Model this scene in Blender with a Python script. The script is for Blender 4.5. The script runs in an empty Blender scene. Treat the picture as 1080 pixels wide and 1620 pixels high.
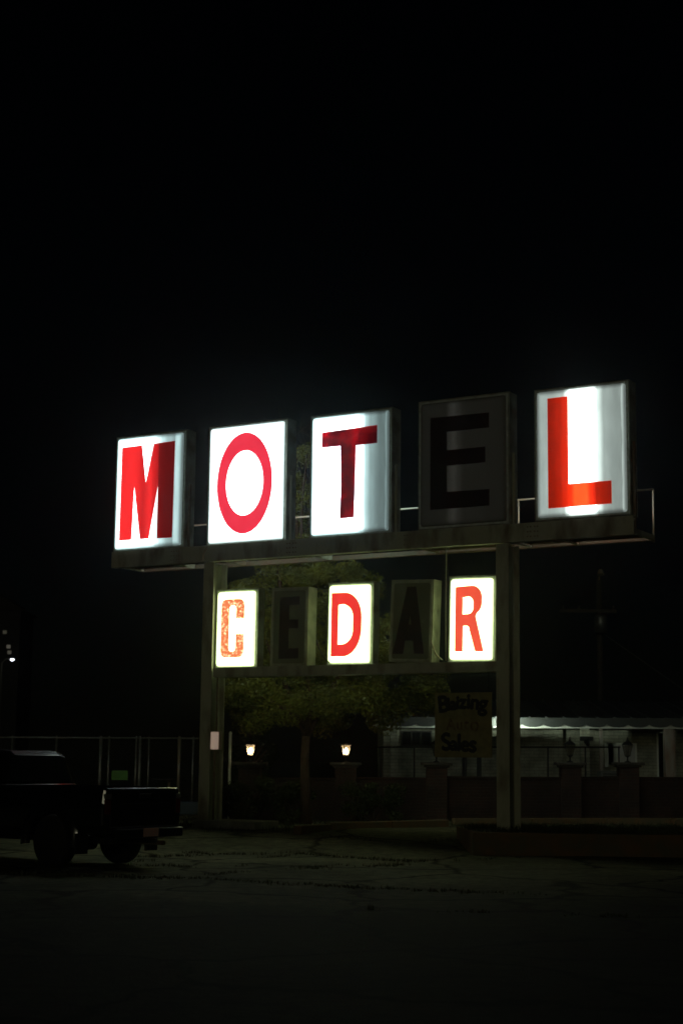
import bpy, bmesh, math, random
import numpy as np
from mathutils import Vector, Matrix
random.seed(7); rng = np.random.default_rng(7)
SC = bpy.context.scene
R = math.radians

# ------------------------------------------------------------------ camera
PITCH, ROLL, FPX, EYE = 0.15499, 0.01137, 2529.5, 1.6
cam_d = bpy.data.cameras.new('camera'); cam = bpy.data.objects.new('camera', cam_d)
SC.collection.objects.link(cam); SC.camera = cam
_f = Vector((0, math.cos(PITCH), math.sin(PITCH)))
_r0 = Vector((1, 0, 0)); _u0 = _r0.cross(_f)
_r = _r0*math.cos(ROLL) + _u0*math.sin(ROLL); _u = _u0*math.cos(ROLL) - _r0*math.sin(ROLL)
_m = Matrix((_r, _u, -_f)).transposed().to_4x4(); _m.translation = Vector((0, 0, EYE))
cam.matrix_world = _m
cam_d.sensor_fit = 'VERTICAL'; cam_d.sensor_height = 22.3; cam_d.sensor_width = 14.87
cam_d.lens = FPX*22.3/1620; cam_d.clip_end = 3000; cam_d.clip_start = .1
cam_d.dof.use_dof = True; cam_d.dof.focus_distance = 18; cam_d.dof.aperture_fstop = 1.8

# ------------------------------------------------------------------ night sky
world = bpy.data.worlds.new("World"); SC.world = world; world.use_nodes = True
wn = world.node_tree.nodes; wl = world.node_tree.links
for n in list(wn): wn.remove(n)
sky = wn.new('ShaderNodeTexSky'); sky.sky_type = 'NISHITA'; sky.sun_disc = False
sky.sun_elevation = R(6); sky.sun_rotation = R(200); sky.air_density = 1.0; sky.dust_density = .3; sky.ozone_density = 3
bg = wn.new('ShaderNodeBackground'); bg.inputs['Strength'].default_value = .00016
wo = wn.new('ShaderNodeOutputWorld'); wl.new(sky.outputs[0], bg.inputs[0]); wl.new(bg.outputs[0], wo.inputs[0])
# the far town and road lamps behind the camera, as one very weak low warm light
sun_d = bpy.data.lights.new('night_glow', 'SUN'); sun_d.energy = .065; sun_d.angle = R(12); sun_d.color = (1, .96, .64)
sun = bpy.data.objects.new('night_glow', sun_d); SC.collection.objects.link(sun)
sun.rotation_euler = Vector((-.25, -1, .13)).to_track_quat('Z', 'Y').to_euler()
SC.view_settings.view_transform = 'Standard'; SC.view_settings.look = 'None'
SC.view_settings.exposure = 0; SC.view_settings.gamma = 1
SC.cycles.max_bounces = 6; SC.cycles.diffuse_bounces = 3; SC.cycles.glossy_bounces = 3
SC.cycles.sample_clamp_indirect = 3
try: SC.cycles.use_denoising = True
except Exception: pass

# ------------------------------------------------------------------ helpers
def W(px, py, Y):
    """real position of a place of the photograph that stands Y metres down the lot"""
    dx, dy = px-540, py-810
    a = dx*math.cos(ROLL)+dy*math.sin(ROLL); b = -dx*math.sin(ROLL)+dy*math.cos(ROLL)
    v = -b/FPX; c, s = math.cos(PITCH), math.sin(PITCH)
    r = Vector((a/FPX, c-v*s, s+v*c)); return Vector((0, 0, EYE)) + r*(Y/r.y)
def sm(a, b, x):
    t = np.clip((x-a)/(b-a), 0, 1); return t*t*(3-2*t)
def gz(x, y):
    return float(.27*sm(27.5, 33, np.asarray(y, float)) + .02*sm(2, 12, np.asarray(x, float)))

class MB:
    def __init__(s): s.v = []; s.f = []
    def add(s, vs, fs):
        n = len(s.v); s.v += [tuple(p) for p in vs]; s.f += [tuple(i+n for i in f) for f in fs]; return s
    def box(s, c, d, rot=None):
        vs = []
        for k in range(8):
            p = Vector(((k & 1)-.5, ((k >> 1) & 1)-.5, ((k >> 2) & 1)-.5)); p = Vector((p.x*d[0], p.y*d[1], p.z*d[2]))
            if rot is not None: p = rot @ p
            vs.append(p+Vector(c))
        return s.add(vs, [(0,2,3,1),(4,5,7,6),(0,1,5,4),(2,6,7,3),(0,4,6,2),(1,3,7,5)])
    def bb(s, x0, x1, y0, y1, z0, z1): return s.box(((x0+x1)/2, (y0+y1)/2, (z0+z1)/2), (x1-x0, y1-y0, z1-z0))
    def tube(s, pts, r, n=8, cap=True):
        pts = [Vector(p) for p in pts]; rs = r if isinstance(r, (list, tuple)) else [r]*len(pts)
        rings = []
        for i, p in enumerate(pts):
            d = (pts[min(i+1, len(pts)-1)]-pts[max(i-1, 0)]).normalized()
            a = d.cross(Vector((0, 0, 1)));
            if a.length < .05: a = d.cross(Vector((0, 1, 0)))
            a.normalize(); b = d.cross(a)
            rings.append([p+(a*math.cos(2*math.pi*k/n)+b*math.sin(2*math.pi*k/n))*rs[i] for k in range(n)])
        vs = [q for g in rings for q in g]; fs = []
        for i in range(len(pts)-1):
            for k in range(n): fs.append((i*n+k, i*n+(k+1) % n, (i+1)*n+(k+1) % n, (i+1)*n+k))
        if cap: fs += [tuple(range(n))[::-1], tuple((len(pts)-1)*n+k for k in range(n))]
        return s.add(vs, fs)
    def lathe(s, prof, c=(0, 0, 0), n=24, axis='z'):
        vs = []; fs = []
        for r, z in prof:
            for k in range(n):
                a = 2*math.pi*k/n; p = (r*math.cos(a), r*math.sin(a), z)
                if axis == 'y': p = (p[0], p[2], p[1])
                vs.append((p[0]+c[0], p[1]+c[1], p[2]+c[2]))
        for i in range(len(prof)-1):
            for k in range(n): fs.append((i*n+k, i*n+(k+1) % n, (i+1)*n+(k+1) % n, (i+1)*n+k))
        fs += [tuple(range(n))[::-1], tuple((len(prof)-1)*n+k for k in range(n))]
        return s.add(vs, fs)
    def quad(s, a, b, c, d): return s.add([a, b, c, d], [(0, 1, 2, 3)])
    def prism(s, pts, y0, y1):
        """closed outline in x-z extruded in y"""
        n = len(pts); vs = [(p[0], y0, p[1]) for p in pts]+[(p[0], y1, p[1]) for p in pts]
        fs = [tuple(range(n)), tuple(range(2*n-1, n-1, -1))]+[(i, i+n, (i+1) % n+n, (i+1) % n) for i in range(n)]
        return s.add(vs, fs)
    def build(s, name, mat, parent=None, bevel=0, smooth=False, seg=2, loc=None, rz=0):
        me = bpy.data.meshes.new(name); me.from_pydata(s.v, [], s.f); me.update()
        bm = bmesh.new(); bm.from_mesh(me); bmesh.ops.recalc_face_normals(bm, faces=bm.faces); bm.to_mesh(me); bm.free()
        if mat: me.materials.append(mat)
        o = bpy.data.objects.new(name, me); SC.collection.objects.link(o)
        if parent: o.parent = parent
        if loc is not None: o.location = loc
        o.rotation_euler = (0, 0, rz)
        if smooth:
            for p in me.polygons: p.use_smooth = True
        if bevel:
            b = o.modifiers.new('bevel', 'BEVEL'); b.width = bevel; b.segments = seg; b.limit_method = 'ANGLE'; b.angle_limit = R(40)
        return o
def tag(o, label=None, cat=None, group=None, kind=None):
    if label: o['label'] = label
    if cat: o['category'] = cat
    if group: o['group'] = group
    if kind: o['kind'] = kind
    return o
def empty(name, loc, rz=0, label=None, cat=None, group=None, scale=None):
    o = bpy.data.objects.new(name, None); SC.collection.objects.link(o); o.location = loc; o.rotation_euler = (0, 0, rz)
    if scale: o.scale = scale
    return tag(o, label, cat, group)
def copy_tree(o, parent=None):
    c = o.copy(); SC.collection.objects.link(c)
    if parent: c.parent = parent
    for ch in [q for q in SC.objects if q.parent == o]: copy_tree(ch, c)
    return c
def curve_mesh(outs, depth):
    """outlines (first outer, then holes) in x-z, extruded in y to +-depth; returns verts, faces"""
    cu = bpy.data.curves.new('outline', 'CURVE'); cu.dimensions = '2D'; cu.fill_mode = 'BOTH'; cu.extrude = depth
    for pts in outs:
        sp = cu.splines.new('POLY'); sp.points.add(len(pts)-1); sp.use_cyclic_u = True
        for i, p in enumerate(pts): sp.points[i].co = (p[0], p[1], 0, 1)
    o = bpy.data.objects.new('outline', cu); me = bpy.data.meshes.new_from_object(o)
    vs = [(v.co.x, -v.co.z, v.co.y) for v in me.vertices]; fs = [tuple(p.vertices) for p in me.polygons]
    bpy.data.objects.remove(o); bpy.data.curves.remove(cu); bpy.data.meshes.remove(me)
    return vs, fs
def text_mesh(ch, size, off=0.0, shear=0.0, depth=.002):
    cu = bpy.data.curves.new('glyph', 'FONT'); cu.body = ch; cu.size = size; cu.offset = off; cu.extrude = depth; cu.shear = shear
    cu.align_x = 'CENTER'
    o = bpy.data.objects.new('glyph', cu); me = bpy.data.meshes.new_from_object(o)
    vs = [(v.co.x, -v.co.z, v.co.y) for v in me.vertices]; fs = [tuple(p.vertices) for p in me.polygons]
    bpy.data.objects.remove(o); bpy.data.curves.remove(cu); bpy.data.meshes.remove(me)
    return vs, fs

# ------------------------------------------------------------------ materials
def nt(m): return m.node_tree.nodes, m.node_tree.links
def mat(name, col, rough=.6, metal=0, col2=None, nscale=6, bump=0, bscale=40, spec=.5, detail=6, lo=.35, hi=.65, coord='Object', squash=None):
    m = bpy.data.materials.new(name); m.use_nodes = True; N, L = nt(m); b = N['Principled BSDF']
    b.inputs['Base Color'].default_value = (*col, 1); b.inputs['Roughness'].default_value = rough
    b.inputs['Metallic'].default_value = metal; b.inputs['Specular IOR Level'].default_value = spec
    tc = N.new('ShaderNodeTexCoord'); src = tc.outputs[coord]
    if squash:
        mp = N.new('ShaderNodeMapping'); mp.inputs['Scale'].default_value = squash; L.new(src, mp.inputs[0]); src = mp.outputs[0]
    if col2:
        n = N.new('ShaderNodeTexNoise'); n.inputs['Scale'].default_value = nscale; n.inputs['Detail'].default_value = detail
        r = N.new('ShaderNodeValToRGB'); r.color_ramp.elements[0].position = lo; r.color_ramp.elements[1].position = hi
        r.color_ramp.elements[0].color = (*col, 1); r.color_ramp.elements[1].color = (*col2, 1)
        L.new(src, n.inputs['Vector']); L.new(n.outputs['Fac'], r.inputs[0]); L.new(r.outputs[0], b.inputs['Base Color'])
    if bump:
        n = N.new('ShaderNodeTexNoise'); n.inputs['Scale'].default_value = bscale; n.inputs['Detail'].default_value = 5
        bp = N.new('ShaderNodeBump'); bp.inputs['Strength'].default_value = bump; bp.inputs['Distance'].default_value = .02
        L.new(src, n.inputs['Vector']); L.new(n.outputs['Fac'], bp.inputs['Height']); L.new(bp.outputs[0], b.inputs['Normal'])
    return m
def brick_mat(name, c1, c2, mortar, w=.21, h=.075, rough=.85, dirt=None):
    m = bpy.data.materials.new(name); m.use_nodes = True; N, L = nt(m); b = N['Principled BSDF']; b.inputs['Roughness'].default_value = rough
    tc = N.new('ShaderNodeTexCoord'); sx = N.new('ShaderNodeSeparateXYZ'); L.new(tc.outputs['Object'], sx.inputs[0])
    ad = N.new('ShaderNodeMath'); ad.operation = 'ADD'; L.new(sx.outputs[0], ad.inputs[0]); L.new(sx.outputs[1], ad.inputs[1])
    cb = N.new('ShaderNodeCombineXYZ'); L.new(ad.outputs[0], cb.inputs[0]); L.new(sx.outputs[2], cb.inputs[1])
    br = N.new('ShaderNodeTexBrick'); br.inputs['Scale'].default_value = 1; br.inputs['Brick Width'].default_value = w; br.inputs['Row Height'].default_value = h
    br.inputs['Mortar Size'].default_value = .008; br.inputs['Color1'].default_value = (*c1, 1); br.inputs['Color2'].default_value = (*c2, 1); br.inputs['Mortar'].default_value = (*mortar, 1)
    L.new(cb.outputs[0], br.inputs['Vector'])
    n = N.new('ShaderNodeTexNoise'); n.inputs['Scale'].default_value = 2.2; n.inputs['Detail'].default_value = 8; L.new(tc.outputs['Object'], n.inputs['Vector'])
    mr = N.new('ShaderNodeMapRange'); mr.inputs['From Min'].default_value = .3; mr.inputs['From Max'].default_value = .7; mr.inputs['To Min'].default_value = .45; mr.inputs['To Max'].default_value = 1.15
    L.new(n.outputs['Fac'], mr.inputs['Value'])
    mx = N.new('ShaderNodeMix'); mx.data_type = 'RGBA'; mx.blend_type = 'MULTIPLY'; mx.inputs['Factor'].default_value = 1
    L.new(br.outputs['Color'], mx.inputs['A']); L.new(mr.outputs['Result'], mx.inputs['B']); L.new(mx.outputs['Result'], b.inputs['Base Color'])
    bp = N.new('ShaderNodeBump'); bp.inputs['Strength'].default_value = .6; bp.inputs['Distance'].default_value = .01; L.new(br.outputs['Fac'], bp.inputs['Height']); bp.invert = True
    L.new(bp.outputs[0], b.inputs['Normal'])
    return m
M = {}
M['frame'] = mat('weathered_steel_paint', (.17, .14, .09), .55, .0, (.42, .42, .31), 3.2, .25, 30, lo=.30, hi=.52, squash=(1, 1, .35))
M['rust'] = mat('rusty_steel', (.16, .10, .06), .75, .2, (.24, .2, .15), 5, .3, 50)
M['deck'] = mat('deck_underside', (.10, .09, .05), .75, .1, (.13, .08, .045), 3, .3, 40)
M['rail'] = mat('galvanised_pipe', (.34, .32, .26), .45, .5, (.38, .3, .2), 8)
M['casing'] = mat('sign_casing_paint', (.38, .4, .35), .5, .1, (.17, .15, .11), 2.5, .1, 60)
M['casing_old'] = mat('sign_casing_cream', (.5, .5, .36), .5, .0, (.3, .29, .2), 4, .1, 60)
M['lip'] = mat('retaining_lip', (.72, .76, .72), .5, 0, (.5, .53, .5), 9)
M['tan'] = mat('faded_board', (.24, .205, .085), .85, 0, (.17, .14, .06), 7, .2, 60)
M['ink'] = mat('black_paint', (.014, .014, .014), .8)
M['faintink'] = mat('faded_brown_paint', (.11, .06, .02), .85, 0, (.19, .14, .055), 18)
M['bark'] = mat('bark', (.035, .018, .010), .9, 0, (.06, .035, .022), 6, .8, 25, squash=(1, 1, .25))
M['brick_red'] = brick_mat('dark_red_brick', (.05, .02, .014), (.032, .017, .013), (.045, .038, .03))
M['brick_white'] = brick_mat('painted_white_brick', (.42, .42, .31), (.33, .34, .25), (.2, .2, .15), .3, .1)
M['white'] = mat('white_trim_paint', (.72, .76, .68), .5, 0, (.6, .62, .53), 3)
M['postwhite'] = mat('weathered_post_paint', (.36, .35, .3), .7, 0, (.28, .18, .13), 4, squash=(1, 1, .3))
M['shadegrey'] = mat('grey_roof_metal', (.2, .22, .21), .4, .6, (.14, .15, .15), 3)
M['valance'] = mat('dark_valance_metal', (.06, .065, .06), .5, .3)
M['glass_dark'] = mat('dark_window_glass', (.012, .014, .016), .06, 0, spec=.8)
M['black_metal'] = mat('black_ironwork', (.016, .016, .016), .5, .4)
M['galv'] = mat('fence_steel', (.33, .34, .31), .45, .7, (.22, .23, .2), 12)
M['truck'] = mat('black_truck_paint', (.0035, .0038, .0045), .16, .0, spec=.6)
M['truck'].node_tree.nodes['Principled BSDF'].inputs['Coat Weight'].default_value = .6
M['rubber'] = mat('tyre_rubber', (.006, .006, .006), .9, 0, bump=.3, bscale=60)
M['rim'] = mat('dull_rim', (.015, .015, .016), .5, .8)
M['chrome'] = mat('bumper_chrome', (.035, .035, .038), .3, 1)
M['redlens'] = mat('red_lens', (.07, .004, .004), .15)
M['clearlens'] = mat('clear_lens', (.1, .1, .095), .15)
M['plate'] = mat('licence_plate', (.5, .24, .2), .5, 0, (.4, .3, .28), 30)
M['concrete'] = mat('concrete', (.32, .31, .27), .9, 0, (.2, .2, .17), 4, .4, 60)
M['kerbpaint'] = mat('worn_red_kerb', (.16, .09, .04), .9, 0, (.10, .09, .055), 3.5, .4, 50)
M['soil'] = mat('planter_soil', (.06, .055, .03), .95, 0, (.1, .09, .05), 9, .8, 40)
M['greenpanel'] = mat('green_notice', (.1, .3, .045), .6)
M['wood'] = mat('grey_wood', (.06, .055, .045), .85, 0, (.035, .032, .028), 10)
M['darkwall'] = mat('dark_cladding', (.02, .02, .02), .9)
M['boxwhite'] = mat('cream_box_paint', (.75, .62, .52), .4)
M['blue'] = mat('faded_blue_plastic', (.012, .04, .06), .5)
M['wire'] = mat('cable_rubber', (.02, .02, .02), .6)

def emit_only(name, col, s):
    m = bpy.data.materials.new(name); m.use_nodes = True; b = m.node_tree.nodes['Principled BSDF']
    b.inputs['Base Color'].default_value = (*col, 1); b.inputs['Emission Color'].default_value = (*col, 1); b.inputs['Emission Strength'].default_value = s
    return m
def sign_mat(name, w, h, tint, L0, ramp, trans=None, base=(.5, .5, .48), mott=None, edge=.35, streak=0, ystops=None, dull=1.0):
    """back-lit acrylic: light of the tubes behind it across its width (ramp), times the pigment (trans)"""
    m = bpy.data.materials.new(name); m.use_nodes = True; N, K = nt(m); b = N['Principled BSDF']
    b.inputs['Base Color'].default_value = (*base, 1); b.inputs['Roughness'].default_value = .3
    tc = N.new('ShaderNodeTexCoord'); sx = N.new('ShaderNodeSeparateXYZ'); K.new(tc.outputs['Object'], sx.inputs[0])
    def mth(op, a, c, clamp=False):
        q = N.new('ShaderNodeMath'); q.operation = op; q.use_clamp = clamp
        for i, x in enumerate((a, c)):
            if x is None: continue
            if isinstance(x, (int, float)): q.inputs[i].default_value = x
            else: K.new(x, q.inputs[i])
        return q.outputs[0]
    fx = mth('ADD', mth('DIVIDE', sx.outputs[0], w), .5)
    fz = mth('DIVIDE', sx.outputs[2], h)
    nz = N.new('ShaderNodeTexNoise'); nz.inputs['Scale'].default_value = 1.3; nz.inputs['Detail'].default_value = 3; K.new(tc.outputs['Object'], nz.inputs['Vector'])
    fxn = mth('ADD', fx, mth('MULTIPLY', mth('SUBTRACT', nz.outputs['Fac'], .5), .03))
    rp = N.new('ShaderNodeValToRGB'); cr = rp.color_ramp; cr.interpolation = 'EASE'
    while len(cr.elements) < len(ramp): cr.elements.new(.5)
    for e, (p, v) in zip(cr.elements, ramp): e.position = p; e.color = (v**.5, v**.5, v**.5, 1)
    K.new(fxn, rp.inputs[0])
    v = mth('POWER', rp.outputs[0], 2.0)
    if edge:   # the tubes stop short of the rim: less light in the last centimetres
        e1 = mth('MINIMUM', mth('MINIMUM', fz, mth('SUBTRACT', 1, fz)), .5)
        e2 = mth('MULTIPLY', mth('MINIMUM', fx, mth('SUBTRACT', 1, fx)), w/h)
        e = mth('MINIMUM', e1, e2)
        mr = N.new('ShaderNodeMapRange'); mr.interpolation_type = 'SMOOTHSTEP'; mr.inputs['From Min'].default_value = 0; mr.inputs['From Max'].default_value = .042
        mr.inputs['To Min'].default_value = edge; mr.inputs['To Max'].default_value = 1; K.new(e, mr.inputs['Value'])
        v = mth('MULTIPLY', v, mr.outputs['Result'])
    st = N.new('ShaderNodeTexNoise'); st.inputs['Scale'].default_value = 9; st.inputs['Detail'].default_value = 6; mp = N.new('ShaderNodeMapping'); mp.inputs['Scale'].default_value = (1, 1, .25)
    K.new(tc.outputs['Object'], mp.inputs[0]); K.new(mp.outputs[0], st.inputs['Vector'])
    m2 = N.new('ShaderNodeMapRange'); m2.inputs['From Min'].default_value = .3; m2.inputs['From Max'].default_value = .7; m2.inputs['To Min'].default_value = .85; m2.inputs['To Max'].default_value = 1.05; K.new(st.outputs['Fac'], m2.inputs['Value'])
    v = mth('MULTIPLY', v, m2.outputs['Result'])
    v = mth('MULTIPLY', v, L0)
    col = N.new('ShaderNodeRGB'); t = tint if trans is None else tuple(a*c for a, c in zip(tint, trans)); col.outputs[0].default_value = (*t, 1)
    cout = col.outputs[0]
    if mott:   # peeling or patched pigment
        c2, sc, lo, hi = mott
        q = N.new('ShaderNodeTexNoise'); q.inputs['Scale'].default_value = sc; q.inputs['Detail'].default_value = 7; q.inputs['Roughness'].default_value = .65; K.new(tc.outputs['Object'], q.inputs['Vector'])
        qq = N.new('ShaderNodeMapRange'); qq.inputs['From Min'].default_value = lo; qq.inputs['From Max'].default_value = hi; K.new(q.outputs['Fac'], qq.inputs['Value'])
        mx = N.new('ShaderNodeMix'); mx.data_type = 'RGBA'; K.new(qq.outputs['Result'], mx.inputs['Factor']); K.new(cout, mx.inputs['A'])
        mx.inputs['B'].default_value = (*[a*c for a, c in zip(tint, c2)], 1); cout = mx.outputs['Result']
    K.new(cout, b.inputs['Emission Color']); K.new(v, b.inputs['Emission Strength'])
    return m

# ------------------------------------------------------------------ ground
def ground_mat():
    m = bpy.data.materials.new('old_lot_paving'); m.use_nodes = True; N, L = nt(m); b = N['Principled BSDF']; b.inputs['Roughness'].default_value = .85
    b.inputs['Specular IOR Level'].default_value = .06
    tc = N.new('ShaderNodeTexCoord')
    def noise(s, d=8, r=.6):
        n = N.new('ShaderNodeTexNoise'); n.inputs['Scale'].default_value = s; n.inputs['Detail'].default_value = d; n.inputs['Roughness'].default_value = r; L.new(tc.outputs['Object'], n.inputs['Vector']); return n.outputs['Fac']
    def ramp(src, stops):
        r = N.new('ShaderNodeValToRGB'); e = r.color_ramp.elements
        while len(e) < len(stops): e.new(.5)
        for q, (p, c) in zip(e, stops): q.position = p; q.color = (*c, 1)
        L.new(src, r.inputs[0]); return r.outputs[0]
    c1 = ramp(noise(.35), [(.3, (.06, .064, .044)), (.5, (.112, .116, .076)), (.7, (.175, .172, .11))])
    c2 = ramp(noise(5, 10, .75), [(.3, (.3, .3, .3)), (.7, (1.5, 1.5, 1.42))])
    mx = N.new('ShaderNodeMix'); mx.data_type = 'RGBA'; mx.blend_type = 'MULTIPLY'; mx.inputs['Factor'].default_value = 1; L.new(c1, mx.inputs['A']); L.new(c2, mx.inputs['B'])
    vo = N.new('ShaderNodeTexVoronoi'); vo.feature = 'DISTANCE_TO_EDGE'; vo.inputs['Scale'].default_value = .34
    wv = N.new('ShaderNodeTexNoise'); wv.inputs['Scale'].default_value = 1.2; wv.inputs['Detail'].default_value = 6; L.new(tc.outputs['Object'], wv.inputs['Vector'])
    va = N.new('ShaderNodeVectorMath'); va.operation = 'MULTIPLY_ADD'; va.inputs[1].default_value = (.9, .9, .9); L.new(wv.outputs['Color'], va.inputs[0]); L.new(tc.outputs['Object'], va.inputs[2]); L.new(va.outputs[0], vo.inputs['Vector'])
    cr = ramp(vo.outputs['Distance'], [(0, (.12, .12, .1)), (.012, (.35, .35, .3)), (.03, (1, 1, 1))])
    m2 = N.new('ShaderNodeMix'); m2.data_type = 'RGBA'; m2.blend_type = 'MULTIPLY'; m2.inputs['Factor'].default_value = 1; L.new(mx.outputs['Result'], m2.inputs['A']); L.new(cr, m2.inputs['B'])
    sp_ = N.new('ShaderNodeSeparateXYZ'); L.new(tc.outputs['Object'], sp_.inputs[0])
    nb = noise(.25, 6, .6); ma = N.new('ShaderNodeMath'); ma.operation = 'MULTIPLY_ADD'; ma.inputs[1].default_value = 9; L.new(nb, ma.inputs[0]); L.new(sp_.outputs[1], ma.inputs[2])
    mr = N.new('ShaderNodeMapRange'); mr.interpolation_type = 'SMOOTHSTEP'; mr.inputs['From Min'].default_value = 20; mr.inputs['From Max'].default_value = 29.5; mr.inputs['To Min'].default_value = .17; mr.inputs['To Max'].default_value = 1.15; L.new(ma.outputs[0], mr.inputs['Value'])  # fall-off of the sign's light towards the camera put into the paving colour
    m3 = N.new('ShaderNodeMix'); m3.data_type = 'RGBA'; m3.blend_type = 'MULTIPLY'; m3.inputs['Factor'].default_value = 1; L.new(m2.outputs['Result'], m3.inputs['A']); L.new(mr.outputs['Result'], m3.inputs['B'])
    L.new(m3.outputs['Result'], b.inputs['Base Color'])
    bp = N.new('ShaderNodeBump'); bp.inputs['Strength'].default_value = .5; bp.inputs['Distance'].default_value = .03; L.new(noise(14, 9, .7), bp.inputs['Height']); L.new(bp.outputs[0], b.inputs['Normal'])
    return m
xs = np.concatenate([[-1500, -400, -120], np.arange(-40, 41, 1.0), [120, 400, 1500]])
ys = np.concatenate([[-60, -20], np.arange(-4, 61, .75), [90, 200, 600, 2500]])
vs = [(float(x), float(y), gz(x, y) + (.02*math.sin(x*1.3+y*.7)*math.sin(y*.9) if abs(x) < 30 and 5 < y < 45 else 0)) for y in ys for x in xs]
nx = len(xs); fs = [(j*nx+i, j*nx+i+1, (j+1)*nx+i+1, (j+1)*nx+i) for j in range(len(ys)-1) for i in range(nx-1)]
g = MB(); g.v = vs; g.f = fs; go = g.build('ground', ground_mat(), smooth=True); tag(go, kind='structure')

# ------------------------------------------------------------------ sign frame
YAW = .53326; SO = Vector((2.995, 29.265, 0))
def S(u, v, z=0): return SO + Vector((math.cos(YAW)*u + math.sin(YAW)*v, -math.sin(YAW)*u + math.cos(YAW)*v, z))
sf = empty('sign_frame', SO, -YAW, 'tall weathered steel frame on two posts carrying the lit letter boxes', 'sign frame')
def post(u, z0):
    p = MB()
    p.bb(u-.13, u+.13, 0, .028, z0, 5.62); p.bb(u-.012, u+.012, .028, .46, z0, 5.62); p.bb(u-.13, u+.13, .46, .488, z0, 5.62)
    po = p.build('post', M['frame'], sf, .006)
    b = MB(); b.box((u, .24, z0-.01), (.5, .8, .05)); b.build('base_plate', M['rust'], po)
    return po
post(-.03, .4); post(-6.62, .18)
f = MB(); f.bb(-9.14, 2.53, -.03, 0.0, 5.63, 5.97); f.bb(-9.14, 2.53, 0.0, .13, 5.63, 5.65); f.bb(-9.14, 2.53, 0.0, .13, 5.95, 5.97)
f.build('front_beam', M['frame'], sf, .004)
for u in (-7.45, -4.6, -1.95, .6):
    sp0 = MB(); sp0.bb(u-.14, u+.14, -.038, -.031, 5.66, 5.94); so = sp0.build('splice_plate', M['frame'], sf, .002)
    q = MB()
    for x in (-.1, -.04, .04, .1):
        for z in (5.71, 5.80, 5.89): q.lathe([(.014, -.05), (.014, -.0385)], (u+x, 0, z), 6, 'y')
    tag(q.build('bolt_heads', M['rust'], so), kind='stuff')
f = MB(); f.bb(-9.14, 2.53, 1.03, 1.06, 5.64, 5.74); f.bb(-9.14, 2.53, .97, 1.03, 5.64, 5.66); f.build('rear_beam', M['deck'], sf, .004)
segs = [(-9.1, -7.75, .3, .92), (-7.72, -6.8, .2, .66), (-6.45, -4.0, .14, .62), (-3.95, -1.9, .14, .6), (-1.86, -.17, .14, .96), (.14, 1.0, .2, .92), (1.05, 2.5, .2, .92)]
for a, b_, y0, y1 in segs:
    q = MB(); q.bb(a, b_, y0, y1, 5.70, 5.712)
    for k in range(int((y1-y0)/.12)): q.bb(a+.01, b_-.01, y0+.05+k*.12, y0+.07+k*.12, 5.685, 5.699)
    q.build('deck_plate', M['deck'], sf)
for u in (-9.11, -7.74, -6.43, -4.32, -1.87, .08, 1.03, 2.5):
    q = MB(); q.bb(u-.03, u+.03, 0.002, 1.028, 5.655, 5.668); q.bb(u+.024, u+.03, .002, 1.028, 5.669, 5.75); q.build('cross_bracket', M['rail'] if u in (-6.43, -1.87) else M['frame'], sf)
q = MB()
q.tube([(-9.1, 1.05, 6.6), (2.52, 1.05, 6.6)], .019); q.tube([(2.52, 1.05, 6.6), (2.56, .12, 6.43)], .017); q.tube([(2.52, 1.05, 6.61), (2.52, 1.05, 5.62)], .019)
for u in (-9.1, -7.0, -6.3, -3.4, -1.0, -.16, 1.4): q.tube([(u, 1.05, 5.84), (u, 1.05, 6.59)], .016)
q.build('railing', M['rail'], sf, smooth=True)
q = MB(); q.bb(-7.60, -7.56, .3, .33, 5.97, 6.16); q.build('stub_pipe', M['rail'], sf)
q = MB(); q.tube([(-6.62, -.05, 5.95), (-6.72, -.06, 5.8), (-6.74, -.06, 5.66)], .022); q.build('bracket', M['rail'], sf)
# lower beam
f = MB(); f.bb(-6.48, -.17, .03, .05, 3.27, 3.46); f.bb(-6.48, -.17, .05, .16, 3.27, 3.285); f.bb(-6.48, -.17, .05, .16, 3.445, 3.46)
f.bb(-6.48, -.17, .42, .44, 3.27, 3.46); f.bb(-6.48, -.17, .33, .42, 3.27, 3.285)
f.build('lower_beam', M['frame'], sf, .003)
for a, b_ in ((-6.4, -5.3), (-1.6, -.2)):
    q = MB(); q.bb(a, b_, .165, .325, 3.3, 3.31); q.build('deck_plate', M['deck'], sf)
for u in (-5.2, -3.95, -2.5, -1.62):
    q = MB(); q.bb(u-.02, u+.02, .052, .418, 3.29, 3.305); q.build('cross_bracket', M['rail'], sf)
q = MB(); q.tube([(-1.33, .3, 5.64), (-1.33, .28, 4.4), (-1.32, .27, 3.5)], .012); q.build('conduit', M['frame'], sf)
# pale box, taken for a dim light, and its conduit on the left post
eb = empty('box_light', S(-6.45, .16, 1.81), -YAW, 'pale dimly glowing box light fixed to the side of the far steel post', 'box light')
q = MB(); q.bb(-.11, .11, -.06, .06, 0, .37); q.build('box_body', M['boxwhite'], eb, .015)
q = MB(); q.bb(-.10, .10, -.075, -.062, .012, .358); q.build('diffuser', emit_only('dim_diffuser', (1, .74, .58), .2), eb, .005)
q = MB(); q.tube([(-.03, 0, .0), (-.03, 0, -1.55)], .022); q.tube([(0, 0, .37), (0, 0, 1.5)], .016); q.build('conduit', M['rust'], eb, smooth=True)

# ------------------------------------------------------------------ letter boxes
def arc(cx, cy, rx, ry, a0, a1, n=14):
    return [(cx+rx*math.cos(R(a0+(a1-a0)*k/n)), cy+ry*math.sin(R(a0+(a1-a0)*k/n))) for k in range(n+1)]
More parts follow.
